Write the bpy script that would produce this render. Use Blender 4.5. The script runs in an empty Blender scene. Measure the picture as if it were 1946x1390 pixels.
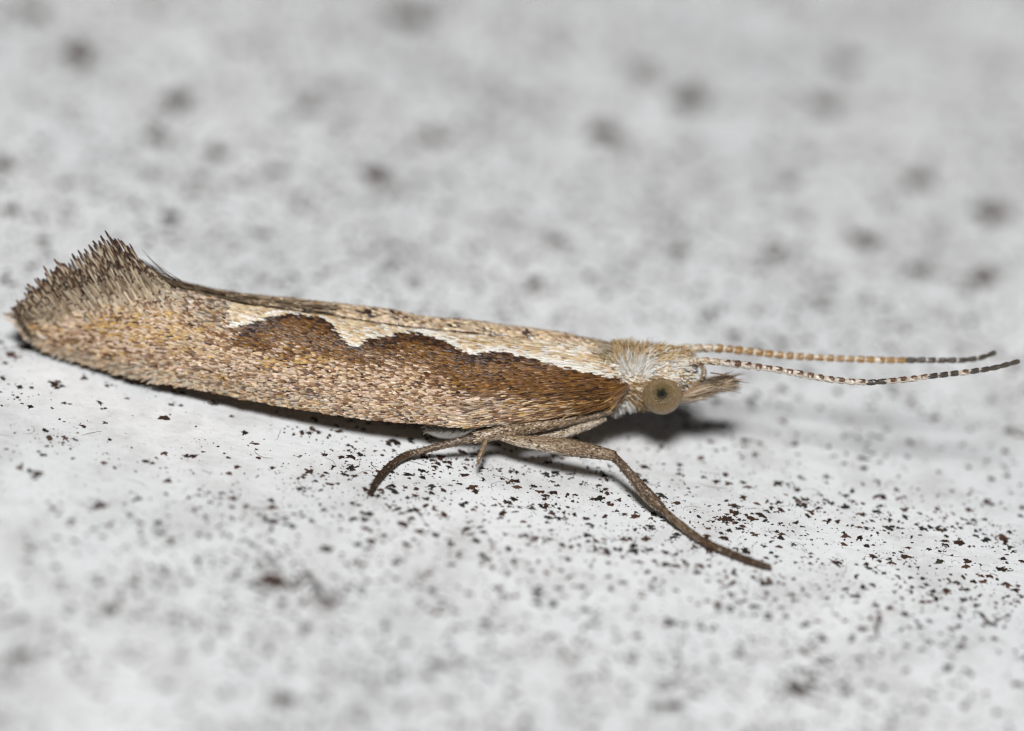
import bpy, math, random
import numpy as np
from mathutils import Vector, Matrix, noise
from mathutils.bvhtree import BVHTree

random.seed(7)
rng = np.random.default_rng(7)
scene = bpy.context.scene
scene.unit_settings.system = 'METRIC'
scene.unit_settings.scale_length = 0.01          # one unit is one centimetre: the moth is 8 mm long

# ------------------------------------------------------------------ camera, light, exposure
U = 1.0 / 1600.0                                  # one photo pixel = 1/160 mm
EL = math.radians(30.0)                           # camera looks down by this much
RHO = math.radians(8.77)                          # camera roll against the surface
DIST = 19200.0                                    # 120 mm working distance
CX, CY, BASE_UP = 973.0, 695.0, 232.0
se, ce, sr, cr = math.sin(EL), math.cos(EL), math.sin(RHO), math.cos(RHO)
FWD = np.array([0, ce, -se]); UPV = np.array([0, se, ce]); XV = np.array([1.0, 0, 0])
CAM = BASE_UP * UPV - DIST * FWD

cam_data = bpy.data.cameras.new('camera')
cam = bpy.data.objects.new('camera', cam_data)
scene.collection.objects.link(cam)
right = XV * cr + UPV * sr
up = -XV * sr + UPV * cr
cam.matrix_world = Matrix(((right[0], up[0], -FWD[0], CAM[0] * U), (right[1], up[1], -FWD[1], CAM[1] * U),
                           (right[2], up[2], -FWD[2], CAM[2] * U), (0, 0, 0, 1)))
cam_data.sensor_width = 36.0
cam_data.lens = 36.0 * DIST / 1946.0
cam_data.clip_start = 0.1
cam_data.clip_end = 200.0
cam_data.dof.use_dof = True
cam_data.dof.focus_distance = (DIST + 12.0) * U
APERTURE = 0.62                                   # lens opening in centimetres
cam_data.dof.aperture_fstop = cam_data.lens * 1e-3 / APERTURE
scene.camera = cam

world = bpy.data.worlds.new('World')
scene.world = world
world.use_nodes = True
world.node_tree.nodes['Background'].inputs[0].default_value = (0.95, 0.97, 1.0, 1)
world.node_tree.nodes['Background'].inputs[1].default_value = 0.028

fl = bpy.data.lights.new('flash', 'AREA')
fl.shape = 'DISK'
fl.size = 3.6
fl.energy = 3820.0
fl.color = (1.0, 0.99, 0.98)
flash = bpy.data.objects.new('flash', fl)
scene.collection.objects.link(flash)
L_EL, L_AZ, L_D = math.radians(52.0), math.radians(-5.0), 18.0
lv = Vector((math.sin(L_AZ) * math.cos(L_EL), -math.cos(L_AZ) * math.cos(L_EL), math.sin(L_EL)))
aim = Vector((0.0, 0.1, 0.05))
flash.location = aim + lv * L_D
flash.rotation_euler = lv.to_track_quat('Z', 'Y').to_euler()

scene.view_settings.view_transform = 'Standard'
scene.view_settings.look = 'None'
scene.view_settings.exposure = 0.0
scene.view_settings.gamma = 1.0
scene.view_settings.use_curve_mapping = False
scene.render.engine = 'CYCLES'
scene.cycles.use_adaptive_sampling = False
scene.cycles.use_denoising = True
scene.cycles.max_bounces = 6
scene.cycles.filter_width = 1.3

# ------------------------------------------------------------------ photo pixel -> point in the place
def _ray(px, py):
    px = np.asarray(px, float); py = np.asarray(py, float)
    dx = px - CX; dy = CY - py
    xx = dx * cr - dy * sr
    uu = dx * sr + dy * cr + BASE_UP
    q = xx[..., None] * XV + uu[..., None] * UPV
    return q - CAM
def at(px, py, Y):                                # at distance Y behind the focus line
    r = _ray(px, py)
    t = (np.asarray(Y, float) - CAM[1]) / r[..., 1]
    return CAM + r * t[..., None]
def atz(px, py, z):                               # at height z above the surface
    r = _ray(px, py)
    t = (np.asarray(z, float) - CAM[2]) / r[..., 2]
    return CAM + r * t[..., None]
def to_px(p):
    p = np.asarray(p, float)
    d = p - CAM
    k = DIST / (d @ FWD)
    xx = (d @ XV) * k; uu = (d @ UPV) * k
    return CX + xx * cr + uu * sr, CY - (-xx * sr + uu * cr)

def curve(pts):
    pts = sorted(pts); xs = [p[0] for p in pts]; ys = [p[1] for p in pts]
    return lambda x: np.interp(x, xs, ys)
def smooth_curve(pts, n=400):
    pts = sorted(pts); xs = np.array([p[0] for p in pts], float); ys = np.array([p[1] for p in pts], float)
    m = np.gradient(ys, xs)
    def f(x):
        x = np.clip(np.asarray(x, float), xs[0], xs[-1])
        i = np.clip(np.searchsorted(xs, x) - 1, 0, len(xs) - 2)
        h = xs[i + 1] - xs[i]; t = (x - xs[i]) / h
        return ((2*t**3 - 3*t**2 + 1) * ys[i] + (t**3 - 2*t**2 + t) * h * m[i] + (-2*t**3 + 3*t**2) * ys[i+1] + (t**3 - t**2) * h * m[i+1])
    return f
def norm(v):
    return v / np.maximum(np.linalg.norm(v, axis=-1, keepdims=True), 1e-9)
def sstep(a, b, x):
    t = np.clip((np.asarray(x, float) - a) / (b - a), 0, 1)
    return t * t * (3 - 2 * t)

_tab = rng.random((256, 256))
def vnoise(x, y):                                 # smooth value noise, 0..1
    x = np.asarray(x, float); y = np.asarray(y, float)
    xi = np.floor(x).astype(int); yi = np.floor(y).astype(int)
    fx = x - xi; fy = y - yi
    fx = fx * fx * (3 - 2 * fx); fy = fy * fy * (3 - 2 * fy)
    g = lambda a, b: _tab[a % 256, b % 256]
    return (g(xi, yi) * (1 - fx) + g(xi + 1, yi) * fx) * (1 - fy) + (g(xi, yi + 1) * (1 - fx) + g(xi + 1, yi + 1) * fx) * fy

# ------------------------------------------------------------------ materials
def new_mat(name):
    m = bpy.data.materials.new(name); m.use_nodes = True
    return m, m.node_tree.nodes, m.node_tree.links, m.node_tree.nodes['Principled BSDF']

def col_mat(name, rough, spec=0.5, translucent=0.0, sheen=0.0):
    m, n, l, b = new_mat(name)
    a = n.new('ShaderNodeAttribute'); a.attribute_name = 'Col'
    l.new(a.outputs['Color'], b.inputs['Base Color'])
    b.inputs['Roughness'].default_value = rough
    b.inputs['Specular IOR Level'].default_value = spec
    if sheen:
        b.inputs['Sheen Weight'].default_value = sheen
    if translucent:
        t = n.new('ShaderNodeBsdfTranslucent'); x = n.new('ShaderNodeMixShader')
        l.new(a.outputs['Color'], t.inputs['Color'])
        x.inputs[0].default_value = translucent
        l.new(b.outputs[0], x.inputs[1]); l.new(t.outputs[0], x.inputs[2])
        l.new(x.outputs[0], n['Material Output'].inputs['Surface'])
    return m

M_SCALE = col_mat('wing_scale', 0.40, 0.28)
M_HAIR = col_mat('hair', 0.45, 0.4, translucent=0.25)
M_SPECK = col_mat('mildew', 0.85, 0.15)
M_SEG = col_mat('antenna', 0.35, 0.5)
M_LEG = col_mat('leg', 0.34, 0.5)

def plain_mat(name, c1, c2, scale, rough, spec=0.3, bump=0.0):
    m, n, l, b = new_mat(name)
    tc = n.new('ShaderNodeTexCoord'); no = n.new('ShaderNodeTexNoise'); mx = n.new('ShaderNodeMix')
    mx.data_type = 'RGBA'
    no.inputs['Scale'].default_value = scale; no.inputs['Detail'].default_value = 6
    l.new(tc.outputs['Object'], no.inputs['Vector'])
    l.new(no.outputs['Fac'], mx.inputs[0])
    mx.inputs[6].default_value = (*c1, 1); mx.inputs[7].default_value = (*c2, 1)
    l.new(mx.outputs[2], b.inputs['Base Color'])
    b.inputs['Roughness'].default_value = rough; b.inputs['Specular IOR Level'].default_value = spec
    if bump:
        bp = n.new('ShaderNodeBump'); bp.inputs['Strength'].default_value = bump; bp.inputs['Distance'].default_value = 0.004
        l.new(no.outputs['Fac'], bp.inputs['Height']); l.new(bp.outputs[0], b.inputs['Normal'])
    return m

M_MEMB = plain_mat('wing_membrane', (0.10, 0.06, 0.035), (0.26, 0.17, 0.10), 60, 0.6)
M_BODY = plain_mat('body', (0.16, 0.11, 0.07), (0.48, 0.38, 0.27), 45, 0.6, bump=0.4)
M_HIND = plain_mat('hindwing', (0.55, 0.51, 0.45), (0.72, 0.69, 0.64), 30, 0.35)

def ground_mat():
    m, n, l, b = new_mat('white_paint')
    tc = n.new('ShaderNodeTexCoord')
    def nz(scale, detail, rough=0.5):
        k = n.new('ShaderNodeTexNoise'); k.inputs['Scale'].default_value = scale
        k.inputs['Detail'].default_value = detail; k.inputs['Roughness'].default_value = rough
        l.new(tc.outputs['Object'], k.inputs['Vector']); return k
    def ramp(src, p0, p1, c0, c1):
        r = n.new('ShaderNodeValToRGB'); e = r.color_ramp.elements
        e[0].position, e[1].position = p0, p1; e[0].color = (*c0, 1); e[1].color = (*c1, 1)
        l.new(src.outputs['Fac'], r.inputs[0]); return r
    def mul(a, b_):
        x = n.new('ShaderNodeMix'); x.data_type = 'RGBA'; x.blend_type = 'MULTIPLY'; x.inputs[0].default_value = 1.0
        l.new(a, x.inputs[6]); l.new(b_, x.inputs[7]); return x.outputs[2]
    big = ramp(nz(3.2, 3, 0.55), 0.34, 0.62, (0.765, 0.785, 0.80), (0.86, 0.875, 0.89))
    mid = ramp(nz(9.0, 6, 0.68), 0.36, 0.54, (0.80, 0.79, 0.785), (1, 1, 1))
    fine = ramp(nz(90.0, 3, 0.6), 0.26, 0.42, (0.84, 0.82, 0.80), (1, 1, 1))
    l.new(mul(mul(big.outputs[0], mid.outputs[0]), fine.outputs[0]), b.inputs['Base Color'])
    b.inputs['Roughness'].default_value = 0.55
    b.inputs['Specular IOR Level'].default_value = 0.35
    bp = n.new('ShaderNodeBump'); bp.inputs['Strength'].default_value = 0.25; bp.inputs['Distance'].default_value = 0.006
    l.new(nz(60.0, 5, 0.6).outputs['Fac'], bp.inputs['Height']); l.new(bp.outputs[0], b.inputs['Normal'])
    return m
M_GROUND = ground_mat()

def eye_mat():
    m, n, l, b = new_mat('compound_eye')
    tc = n.new('ShaderNodeTexCoord')
    sp = n.new('ShaderNodeSeparateXYZ'); l.new(tc.outputs['Object'], sp.inputs[0])
    def math_(op, a, b_=None):
        k = n.new('ShaderNodeMath'); k.operation = op
        for i, v in enumerate((a, b_)):
            if v is None: continue
            if isinstance(v, (int, float)): k.inputs[i].default_value = v
            else: l.new(v, k.inputs[i])
        return k.outputs[0]
    x2 = math_('POWER', math_('ADD', sp.outputs[0], 0.03), 2.0); y2 = math_('POWER', math_('SUBTRACT', sp.outputs[1], 0.07), 2.0)
    r = math_('SQRT', math_('ADD', x2, y2))
    nz = n.new('ShaderNodeTexNoise'); nz.inputs['Scale'].default_value = 3.6; nz.inputs['Detail'].default_value = 8; nz.inputs['Roughness'].default_value = 0.75
    l.new(tc.outputs['Object'], nz.inputs['Vector'])
    rr = math_('ADD', r, math_('MULTIPLY', math_('SUBTRACT', nz.outputs['Fac'], 0.5), 0.75))
    cr_ = n.new('ShaderNodeValToRGB'); e = cr_.color_ramp.elements
    e[0].position, e[0].color = 0.12, (0.008, 0.008, 0.007, 1)  # pseudopupil: an optical darkening put into the colour, turned toward the camera
    e[1].position, e[1].color = 1.0, (0.40, 0.295, 0.19, 1)
    for p, c in ((0.24, (0.05, 0.038, 0.018, 1)), (0.36, (0.15, 0.106, 0.046, 1)), (0.60, (0.215, 0.146, 0.064, 1)), (0.70, (0.265, 0.18, 0.084, 1)), (0.84, (0.30, 0.205, 0.105, 1))):
        k = e.new(p); k.color = c
    l.new(rr, cr_.inputs[0])
    n2 = n.new('ShaderNodeTexNoise'); n2.inputs['Scale'].default_value = 22.0; n2.inputs['Detail'].default_value = 3
    l.new(tc.outputs['Object'], n2.inputs['Vector'])
    mr = n.new('ShaderNodeMapRange'); mr.inputs[1].default_value = .35; mr.inputs[2].default_value = .65; mr.inputs[3].default_value = .55; mr.inputs[4].default_value = 1.2
    l.new(n2.outputs['Fac'], mr.inputs[0])
    mx = n.new('ShaderNodeMix'); mx.data_type = 'RGBA'; mx.blend_type = 'MULTIPLY'; mx.inputs[0].default_value = 1.0
    l.new(cr_.outputs[0], mx.inputs[6]); l.new(mr.outputs[0], mx.inputs[7])
    l.new(mx.outputs[2], b.inputs['Base Color'])
    b.inputs['Roughness'].default_value = 0.30
    b.inputs['Specular IOR Level'].default_value = 0.35
    vo = n.new('ShaderNodeTexVoronoi'); vo.inputs['Scale'].default_value = 16.0
    l.new(tc.outputs['Object'], vo.inputs['Vector'])
    bp = n.new('ShaderNodeBump'); bp.inputs['Strength'].default_value = 0.45; bp.inputs['Distance'].default_value = 0.006; bp.invert = True
    l.new(vo.outputs['Distance'], bp.inputs['Height']); l.new(bp.outputs[0], b.inputs['Normal'])
    return m
M_EYE = eye_mat()

# ------------------------------------------------------------------ mesh collectors
class MB:
    def __init__(self): self.v = []; self.f = []; self.c = []; self.n = 0
    def add(self, verts, faces, cols):
        verts = np.asarray(verts, float).reshape(-1, 3)
        cols = np.asarray(cols, float)
        if cols.ndim == 1: cols = np.repeat(cols[None], len(verts), 0)
        self.v.append(verts); self.c.append(cols)
        self.f.extend([tuple(int(i) + self.n for i in f) for f in faces])
        self.n += len(verts)
    def many(self, verts, faces, cols):           # verts (N,k,3), one face list for each
        N, k, _ = verts.shape
        self.v.append(verts.reshape(-1, 3)); self.c.append(cols.reshape(-1, 3))
        base = self.n
        for i in range(N):
            o = base + i * k
            self.f.extend([tuple(j + o for j in f) for f in faces])
        self.n += N * k
    def mesh(self, name, mat, origin=None, smooth=False):
        v = np.concatenate(self.v) * U
        if origin is not None: v = v - origin
        me = bpy.data.meshes.new(name)
        me.from_pydata(v.tolist(), [], self.f)
        a = me.color_attributes.new('Col', 'FLOAT_COLOR', 'POINT')
        c = np.concatenate(self.c); c = np.concatenate([np.clip(c, 0.002, 0.95), np.ones((len(c), 1))], 1)
        a.data.foreach_set('color', c.astype(np.float32).ravel())
        me.materials.append(mat)
        if smooth: me.polygons.foreach_set('use_smooth', [True] * len(me.polygons))
        me.update()
        return me
def link(name, data, parent=None, **props):
    o = bpy.data.objects.new(name, data)
    scene.collection.objects.link(o)
    o.parent = parent
    for k, v in props.items(): o[k] = v
    return o

SC_V = np.array([(0, -.28, 0), (0, .28, 0), (.5, -.5, 0), (.5, 0, .16), (.5, .5, 0), (.88, -.36, -.03), (1, -.05, .06), (.9, .36, -.03)])
SC_F = [(0, 2, 3), (0, 3, 1), (1, 3, 4), (2, 5, 6, 3), (3, 6, 7, 4)]
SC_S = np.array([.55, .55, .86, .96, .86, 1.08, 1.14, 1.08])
def scales(mb, P, T, N, L, Wd, lift, col):
    T = norm(T); S = norm(np.cross(N, T)); N = norm(np.cross(T, S))
    k = len(P)
    L = np.broadcast_to(L, (k,)); Wd = np.broadcast_to(Wd, (k,)); lift = np.broadcast_to(lift, (k,))
    roll = rng.normal(0, .13, k)
    S2 = S * np.cos(roll)[:, None] + N * np.sin(roll)[:, None]
    v = (P[:, None] + T[:, None] * (L[:, None] * SC_V[None, :, 0])[..., None]
         + S2[:, None] * (Wd[:, None] * SC_V[None, :, 1])[..., None]
         + N[:, None] * ((Wd[:, None] * SC_V[None, :, 2]) + lift[:, None] * SC_V[None, :, 0])[..., None])
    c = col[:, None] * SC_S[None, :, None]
    mb.many(v, SC_F, c)

HR = 5
HF = []
for j in range(HR - 1):
    for a in range(3):
        b = (a + 1) % 3
        HF.append((j*3 + a, j*3 + b, j*3 + 3 + b, j*3 + 3 + a))
def hairs(mb, P, D, L, bend, w, col, tipcol=None, flat=1.0, taper=.75):
    k = len(P); D = norm(D)
    L = np.broadcast_to(L, (k,)); w = np.broadcast_to(w, (k,))
    A = norm(np.cross(D, np.array([0.31, -0.84, 0.43]) + 0 * D)); B = np.cross(D, A)
    s = np.linspace(0, 1, HR)
    ctr = P[:, None] + D[:, None] * (L[:, None] * s)[..., None] + bend[:, None] * (L[:, None] * s**2)[..., None]
    rad = w[:, None] * .5 * (1 - taper * s[None]**1.6)
    out = np.zeros((k, HR, 3, 3))
    for q in range(3):
        an = q * 2 * math.pi / 3 + .5
        out[:, :, q] = ctr + (A * math.cos(an))[:, None] * rad[..., None] + (B * math.sin(an) * flat)[:, None] * rad[..., None]
    c = np.repeat(col[:, None], HR * 3, 1).reshape(k, HR, 3, 3).copy()
    if tipcol is not None:
        for j in range(HR):
            m_ = sstep(.55, .95, s[j]); c[:, j] = c[:, j] * (1 - m_) + tipcol[:, None] * m_
    c *= np.linspace(.8, 1.08, HR)[None, :, None, None]
    mb.many(out.reshape(k, HR*3, 3), HF, c.reshape(k, HR*3, 3))

def spline(pts, n):
    pts = np.asarray(pts, float)
    d = np.concatenate([[0], np.cumsum(np.linalg.norm(np.diff(pts[:, :3], axis=0), axis=1))]); d /= d[-1]
    m = np.gradient(pts, d, axis=0)
    t = np.linspace(0, 1, n)
    i = np.clip(np.searchsorted(d, t) - 1, 0, len(d) - 2)
    h = (d[i+1] - d[i])[:, None]; q = ((t - d[i])[:, None]) / h
    return (2*q**3 - 3*q**2 + 1) * pts[i] + (q**3 - 2*q**2 + q) * h * m[i] + (-2*q**3 + 3*q**2) * pts[i+1] + (q**3 - q**2) * h * m[i+1]
def tube(mb, path, rad, colf, sides=10, flat=None, caps=True):
    path = np.asarray(path); n = len(path); rad = np.broadcast_to(rad, (n,))
    T = norm(np.gradient(path, axis=0))
    ref = np.array([0.05, -0.45, 0.9])
    A = norm(np.cross(T, ref)); B = np.cross(A, T)
    an = np.linspace(0, 2*math.pi, sides, endpoint=False)
    fl_ = 1.0 if flat is None else flat
    v = path[:, None] + (A[:, None] * np.cos(an)[None, :, None] * fl_ + B[:, None] * np.sin(an)[None, :, None]) * rad[:, None, None]
    nr = norm(v - path[:, None])
    cols = colf(np.linspace(0, 1, n)[:, None] + 0*an[None], an[None] + np.zeros((n, 1)))
    f = []
    for i in range(n - 1):
        for a in range(sides):
            b = (a + 1) % sides
            f.append((i*sides + a, i*sides + b, (i+1)*sides + b, (i+1)*sides + a))
    vv = v.reshape(-1, 3); cc = cols.reshape(-1, 3)
    if caps:
        e0 = path[0] - T[0] * rad[0] * .5; e1 = path[-1] + T[-1] * rad[-1] * .5
        vv = np.concatenate([vv, [e0, e1]]); cc = np.concatenate([cc, cc[:1], cc[-1:]])
        k = n * sides
        for a in range(sides):
            b = (a + 1) % sides
            f.append((k, b, a)); f.append((k + 1, (n-1)*sides + a, (n-1)*sides + b))
    mb.add(vv, f, cc)
    return v, nr, T

def pick(pal, wts, k):
    pal = np.array(pal); w = np.asarray(wts, float)
    if w.ndim == 1: w = np.repeat(w[None], k, 0)
    w = np.maximum(w, 0); c = np.cumsum(w / w.sum(1, keepdims=True), 1)
    i = (rng.random(k)[:, None] > c).sum(1)
    return pal[np.clip(i, 0, len(pal) - 1)]

# ------------------------------------------------------------------ the painted surface
def build_ground():
    n = 120; S = 9000.0
    g = np.linspace(-1, 1, n + 1); g = np.sign(g) * np.abs(g)**1.8 * S
    X, Y = np.meshgrid(g, g + 400)
    far = sstep(2600, 5200, np.hypot(X, Y))
    Z = -3.0 * (vnoise(X / 260 + 40, Y / 260 + 9)) - far * 40 * vnoise(X / 2500 + 4, Y / 2500 + 7)
    me = bpy.data.meshes.new('painted_surface')
    v = np.stack([X, Y, Z], -1).reshape(-1, 3) * U
    f = [(j*(n+1) + i, j*(n+1) + i + 1, (j+1)*(n+1) + i + 1, (j+1)*(n+1) + i) for j in range(n) for i in range(n)]
    me.from_pydata(v.tolist(), [], f); me.materials.append(M_GROUND)
    me.polygons.foreach_set('use_smooth', [True] * len(me.polygons)); me.update()
    link('ground', me, kind='structure', label='white painted surface flecked all over with dark mildew', category='ground')
    return BVHTree.FromPolygons((v / U).tolist(), f)
GROUND = build_ground()
def gz(x, y):
    h = GROUND.ray_cast(Vector((x, y, 500)), Vector((0, 0, -1)))
    return h[0].z if h[0] is not None else 0.0
def gza(P):
    return np.array([gz(a, b) for a, b in P])

# ------------------------------------------------------------------ mildew on the surface
SP_PAL = np.array([(0.022, 0.014, 0.010), (0.035, 0.019, 0.013), (0.016, 0.016, 0.013), (0.065, 0.030, 0.019), (0.03, 0.03, 0.024), (0.06, 0.034, 0.024)])
def speck(mb, x, y, r, z=None, h=.5):
    k = random.randint(6, 9) if r < 6 else random.randint(10, 14)
    a0 = random.random() * 6.28
    z = gz(x, y) if z is None else z
    el = random.uniform(.55, 1.0); eo = random.uniform(0, 3.14)
    vs = [(x, y, z + r * h * random.uniform(.6, 1.2))]
    for i in range(k):
        a = a0 + i * 2 * math.pi / k
        q = r * random.choice((random.uniform(.3, .7), random.uniform(.85, 1.45)))
        u, w = math.cos(a) * q, math.sin(a) * q * el
        vs.append((x + u * math.cos(eo) - w * math.sin(eo), y + u * math.sin(eo) + w * math.cos(eo), z - .35))
    c = SP_PAL[random.randrange(len(SP_PAL))] * random.uniform(.7, 1.5)
    mb.add(vs, [(0, i + 1, (i + 1) % k + 1) for i in range(k)], c)
def thread(mb, x, y, L, w):
    a = random.random() * 6.28; n = 7; pts = []
    da = random.gauss(0, .25)
    for i in range(n):
        pts.append((x, y)); x += math.cos(a) * L / n; y += math.sin(a) * L / n
        a += da + random.gauss(0, .25)
    vs = []; f = []
    for i, (px, py) in enumerate(pts):
        q = pts[min(i + 1, n - 1)]; p = pts[max(i - 1, 0)]
        dx, dy = q[0] - p[0], q[1] - p[1]; m = math.hypot(dx, dy) or 1
        ww = w * (.4 + .6 * math.sin(math.pi * (i + .5) / n))
        z = gz(px, py)
        vs += [(px - dy/m*ww, py + dx/m*ww, z - .2), (px, py, z + ww*.9), (px + dy/m*ww, py - dx/m*ww, z - .2)]
        if i:
            o = (i - 1) * 3
            f += [(o, o+1, o+4, o+3), (o+1, o+2, o+5, o+4)]
    mb.add(vs, f, SP_PAL[random.randrange(5)] * random.uniform(1.0, 2.0))

def build_mildew():
    mb = MB()
    def dens(x, y):
        d = .25 + 1.5 * float(vnoise(x / 420 + 11.3, y / 420 + 3.1))**2 + .5 * float(vnoise(x / 130 + 1.3, y / 130 + 8.1))
        px, py = to_px((x, y, 0))
        d *= 1 - .78 * math.exp(-((px - 330) / 260)**2 - ((py - 800 - .1 * (px - 330)) / 55)**2)
        d *= 1 + .9 * math.exp(-((px - 1750) / 320)**2 - ((py - 1090) / 110)**2)
        d *= 1 + .4 * math.exp(-((px - 1000) / 350)**2 - ((py - 970) / 60)**2)
        d *= 1 - .7 * math.exp(-((px - 1150) / 200)**2 - ((py - 960) / 40)**2) * .4
        d *= 1 + .55 * math.exp(-((y + 60) / 260)**2) * (1 if px > 560 else .3)
        d *= 1 + .9 * float(sstep(250, 800, y)) + .6 * float(sstep(-250, -700, y))
        return d
    def size():
        return max(.8, min(12.0, random.lognormvariate(math.log(1.95), .74)))
    def inside(x, y): return -1900 < x < 1900 and -1700 < y < 3000
    cnt = 0
    while cnt < 46000:
        x, y = random.uniform(-1400, 1400), random.uniform(-1450, 2500)
        if random.random() < dens(x, y) * .55:
            speck(mb, x, y, size()); cnt += 1
    cl = 0
    while cl < 6000:
        x, y = random.uniform(-1400, 1400), random.uniform(-1450, 2500)
        if random.random() > dens(x, y) * .6: continue
        cl += 1
        sp = random.uniform(4, 30); k = int(random.lognormvariate(2.1, .7))
        sx = random.uniform(.6, 1.7)
        for _ in range(k):
            speck(mb, x + random.gauss(0, sp * sx), y + random.gauss(0, sp), size() * .85)
        if random.random() < .5:
            speck(mb, x, y, random.uniform(5, 11), h=.5)
    bl = 0
    while bl < 1500:
        x, y = random.uniform(-1400, 1400), random.uniform(-1450, 2500)
        if -260 < y < 330 or random.random() > dens(x, y) * .4: continue
        bl += 1; q = random.uniform(4.5, 11)
        speck(mb, x, y, q, h=.35)
        for _ in range(random.randint(0, 4)): speck(mb, x + random.gauss(0, q * 1.6), y + random.gauss(0, q * 1.6), q * random.uniform(.3, .7), h=.4)
    for _ in range(900):
        x, y = random.uniform(-1500, 1500), random.uniform(-1500, 2600)
        if random.random() < dens(x, y) * .6: thread(mb, x, y, random.uniform(14, 75), random.uniform(.5, 1.0))
    link('mildew_specks', mb.mesh('mildew_specks', M_SPECK), kind='stuff',
         label='fine dark mildew specks and threads strewn over the white surface', category='mildew')

CLUMPS = [  # photo x, y, size, fuzziness, label
    (525, 1105, 82, 2.0, 'widest ragged black mildew patch on the white surface, soft edged'),
    (622, 1142, 44, 1.6, 'dark mildew patch just beside the widest ragged patch'),
    (208, 1158, 19, .7, 0), (330, 1122, 11, .8, 0), (52, 1063, 11, .8, 0), (195, 1017, 9, .8, 0), (40, 1248, 24, 1.2, 0),
    (190, 960, 20, 1.5, 'two joined black mildew flecks in front of the moth\'s tail'),
    (852, 1335, 17, .6, 0), (835, 1260, 17, 1.2, 0), (540, 1330, 26, 1.1, 0), (1275, 1340, 30, 1.6, 0), (1515, 1310, 36, 1.7, 0), (1645, 1192, 11, .4, 'round black mildew blob beyond the tip of the front leg'),
    (1640, 870, 13, 1.0, 0), (1570, 905, 10, .8, 0), (1905, 1080, 14, 1.3, 0), (1820, 1106, 11, 1.0, 0), (1930, 1300, 13, .8, 0), (1510, 1034, 10, 1.3, 0), (1590, 1068, 15, 1.5, 0),
    (1380, 985, 14, 1.7, 0), (325, 768, 10, 1.0, 0), (405, 765, 14, 1.4, 0), (205, 732, 10, 1.0, 0), (122, 766, 9, .8, 0), (200, 804, 7, .7, 0), (440, 790, 8, 1.2, 0), (290, 880, 8, .7, 0), (617, 862, 9, 1.1, 0),
    (680, 958, 9, 1.2, 0), (1075, 985, 9, 1.3, 0), (1240, 1005, 9, 1.2, 0), (1060, 922, 7, 1.1, 0), (1290, 900, 9, 1.2, 0),
    (150, 105, 34, .8, 'largest dark mildew blot behind the moth\'s tail fringe'), (332, 190, 30, .9, 0), (500, 445, 15, .6, 0), (715, 335, 30, 1.2, 0), (60, 20, 34, 1.0, 0), (775, 30, 50, 1.2, 0), (325, 410, 20, 1.1, 0),
    (525, 325, 22, 1.2, 0), (300, 262, 22, 1.1, 0), (410, 290, 18, 1.0, 0), (590, 205, 24, 1.2, 0), (830, 262, 24, 1.0, 0), (1020, 535, 17, 1.0, 0), (1120, 525, 12, .8, 0), (1150, 250, 34, 1.1, 0), (1310, 190, 40, 1.2, 0),
    (1220, 130, 50, 1.6, 0), (1610, 120, 30, 1.1, 0), (1750, 345, 32, 1.1, 0), (1885, 405, 38, 1.1, 'darkest mildew blot beyond the ends of the antennae'), (1870, 530, 24, 1.1, 0), (1745, 515, 20, 1.0, 0), (1565, 580, 15, .9, 0), (1395, 635, 14, .9, 0),
    (1465, 485, 34, 1.6, 0), (1640, 455, 30, 1.4, 0), (1060, 455, 24, 1.5, 0), (1500, 345, 20, 1.0, 0), (1290, 480, 20, 1.4, 0), (10, 315, 22, 1.0, 0), (80, 455, 12, .8, 0), (1570, 200, 34, 1.3, 0), (20, 400, 16, 1.0, 0),
]
def place_label(px, py):
    line = 930 + .154 * (px - 973)
    if py > line:
        if py < line + 130 and px > 1250: return 'small black mildew clump beside the foot of the front leg'
        if px > 1100: return 'ragged dark mildew clump on the paint in front of the moth\'s head'
        return 'ragged dark mildew clump on the paint in front of the moth\'s wing'
    if py > 690 and px < 700: return 'small black mildew clump close under the edge of the moth\'s wing'
    if py > 690: return 'small black mildew clump on the paint below the antennae'
    if px > 1250: return 'soft grey mildew clump on the paint behind the antennae'
    if px < 400: return 'soft grey mildew clump on the paint behind the tail fringe'
    return 'soft grey mildew clump on the paint behind the moth\'s back'
def build_clumps():
    for px, py, size, fuzz, label in CLUMPS:
        c = atz(px, py, 0)
        mb = MB()
        k = int(12 + size * (.8 if fuzz < 1.5 else 1.5) * fuzz)
        size *= 1.4 if py < 620 else 1.15
        for _ in range((16 if py < 620 else 9 if size > 15 else 3) if fuzz < 1.5 else 1): speck(mb, c[0] + random.gauss(0, size * .26), c[1] + random.gauss(0, size * .26), min(22, size * .36 / max(.75, fuzz * .75)), h=.4)
        ang = random.random() * 3.14
        for _ in range(k):
            if fuzz > 1.5: size_s = 26
            else: size_s = size
            r = min(size * 1.15, abs(random.gauss(0, size * .45 * fuzz))); a = random.random() * 6.28
            u, w = math.cos(a) * r * 1.3, math.sin(a) * r * .8
            speck(mb, c[0] + u*math.cos(ang*.3) - w*math.sin(ang*.3), c[1] + u*math.sin(ang*.3) + w*math.cos(ang*.3),
                  min(8.5, size_s * random.uniform(.10, .34) * math.exp(-r / (size * 1.6))) + .8, h=.4)
        for _ in range(int(size * .12)):
            thread(mb, c[0] + random.gauss(0, size*.3), c[1] + random.gauss(0, size*.3), size * random.uniform(.6, 1.6), random.uniform(.6, 1.1))
        org = np.array([c[0], c[1], gz(c[0], c[1])]) * U
        o = link('mildew_clump', mb.mesh('mildew_clump', M_SPECK, origin=org), category='mildew',
                 label=label or place_label(px, py))
        o.location = Vector(org)
        o['group'] = 'mildew clumps: ' + o['label']
build_mildew()
build_clumps()

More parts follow.
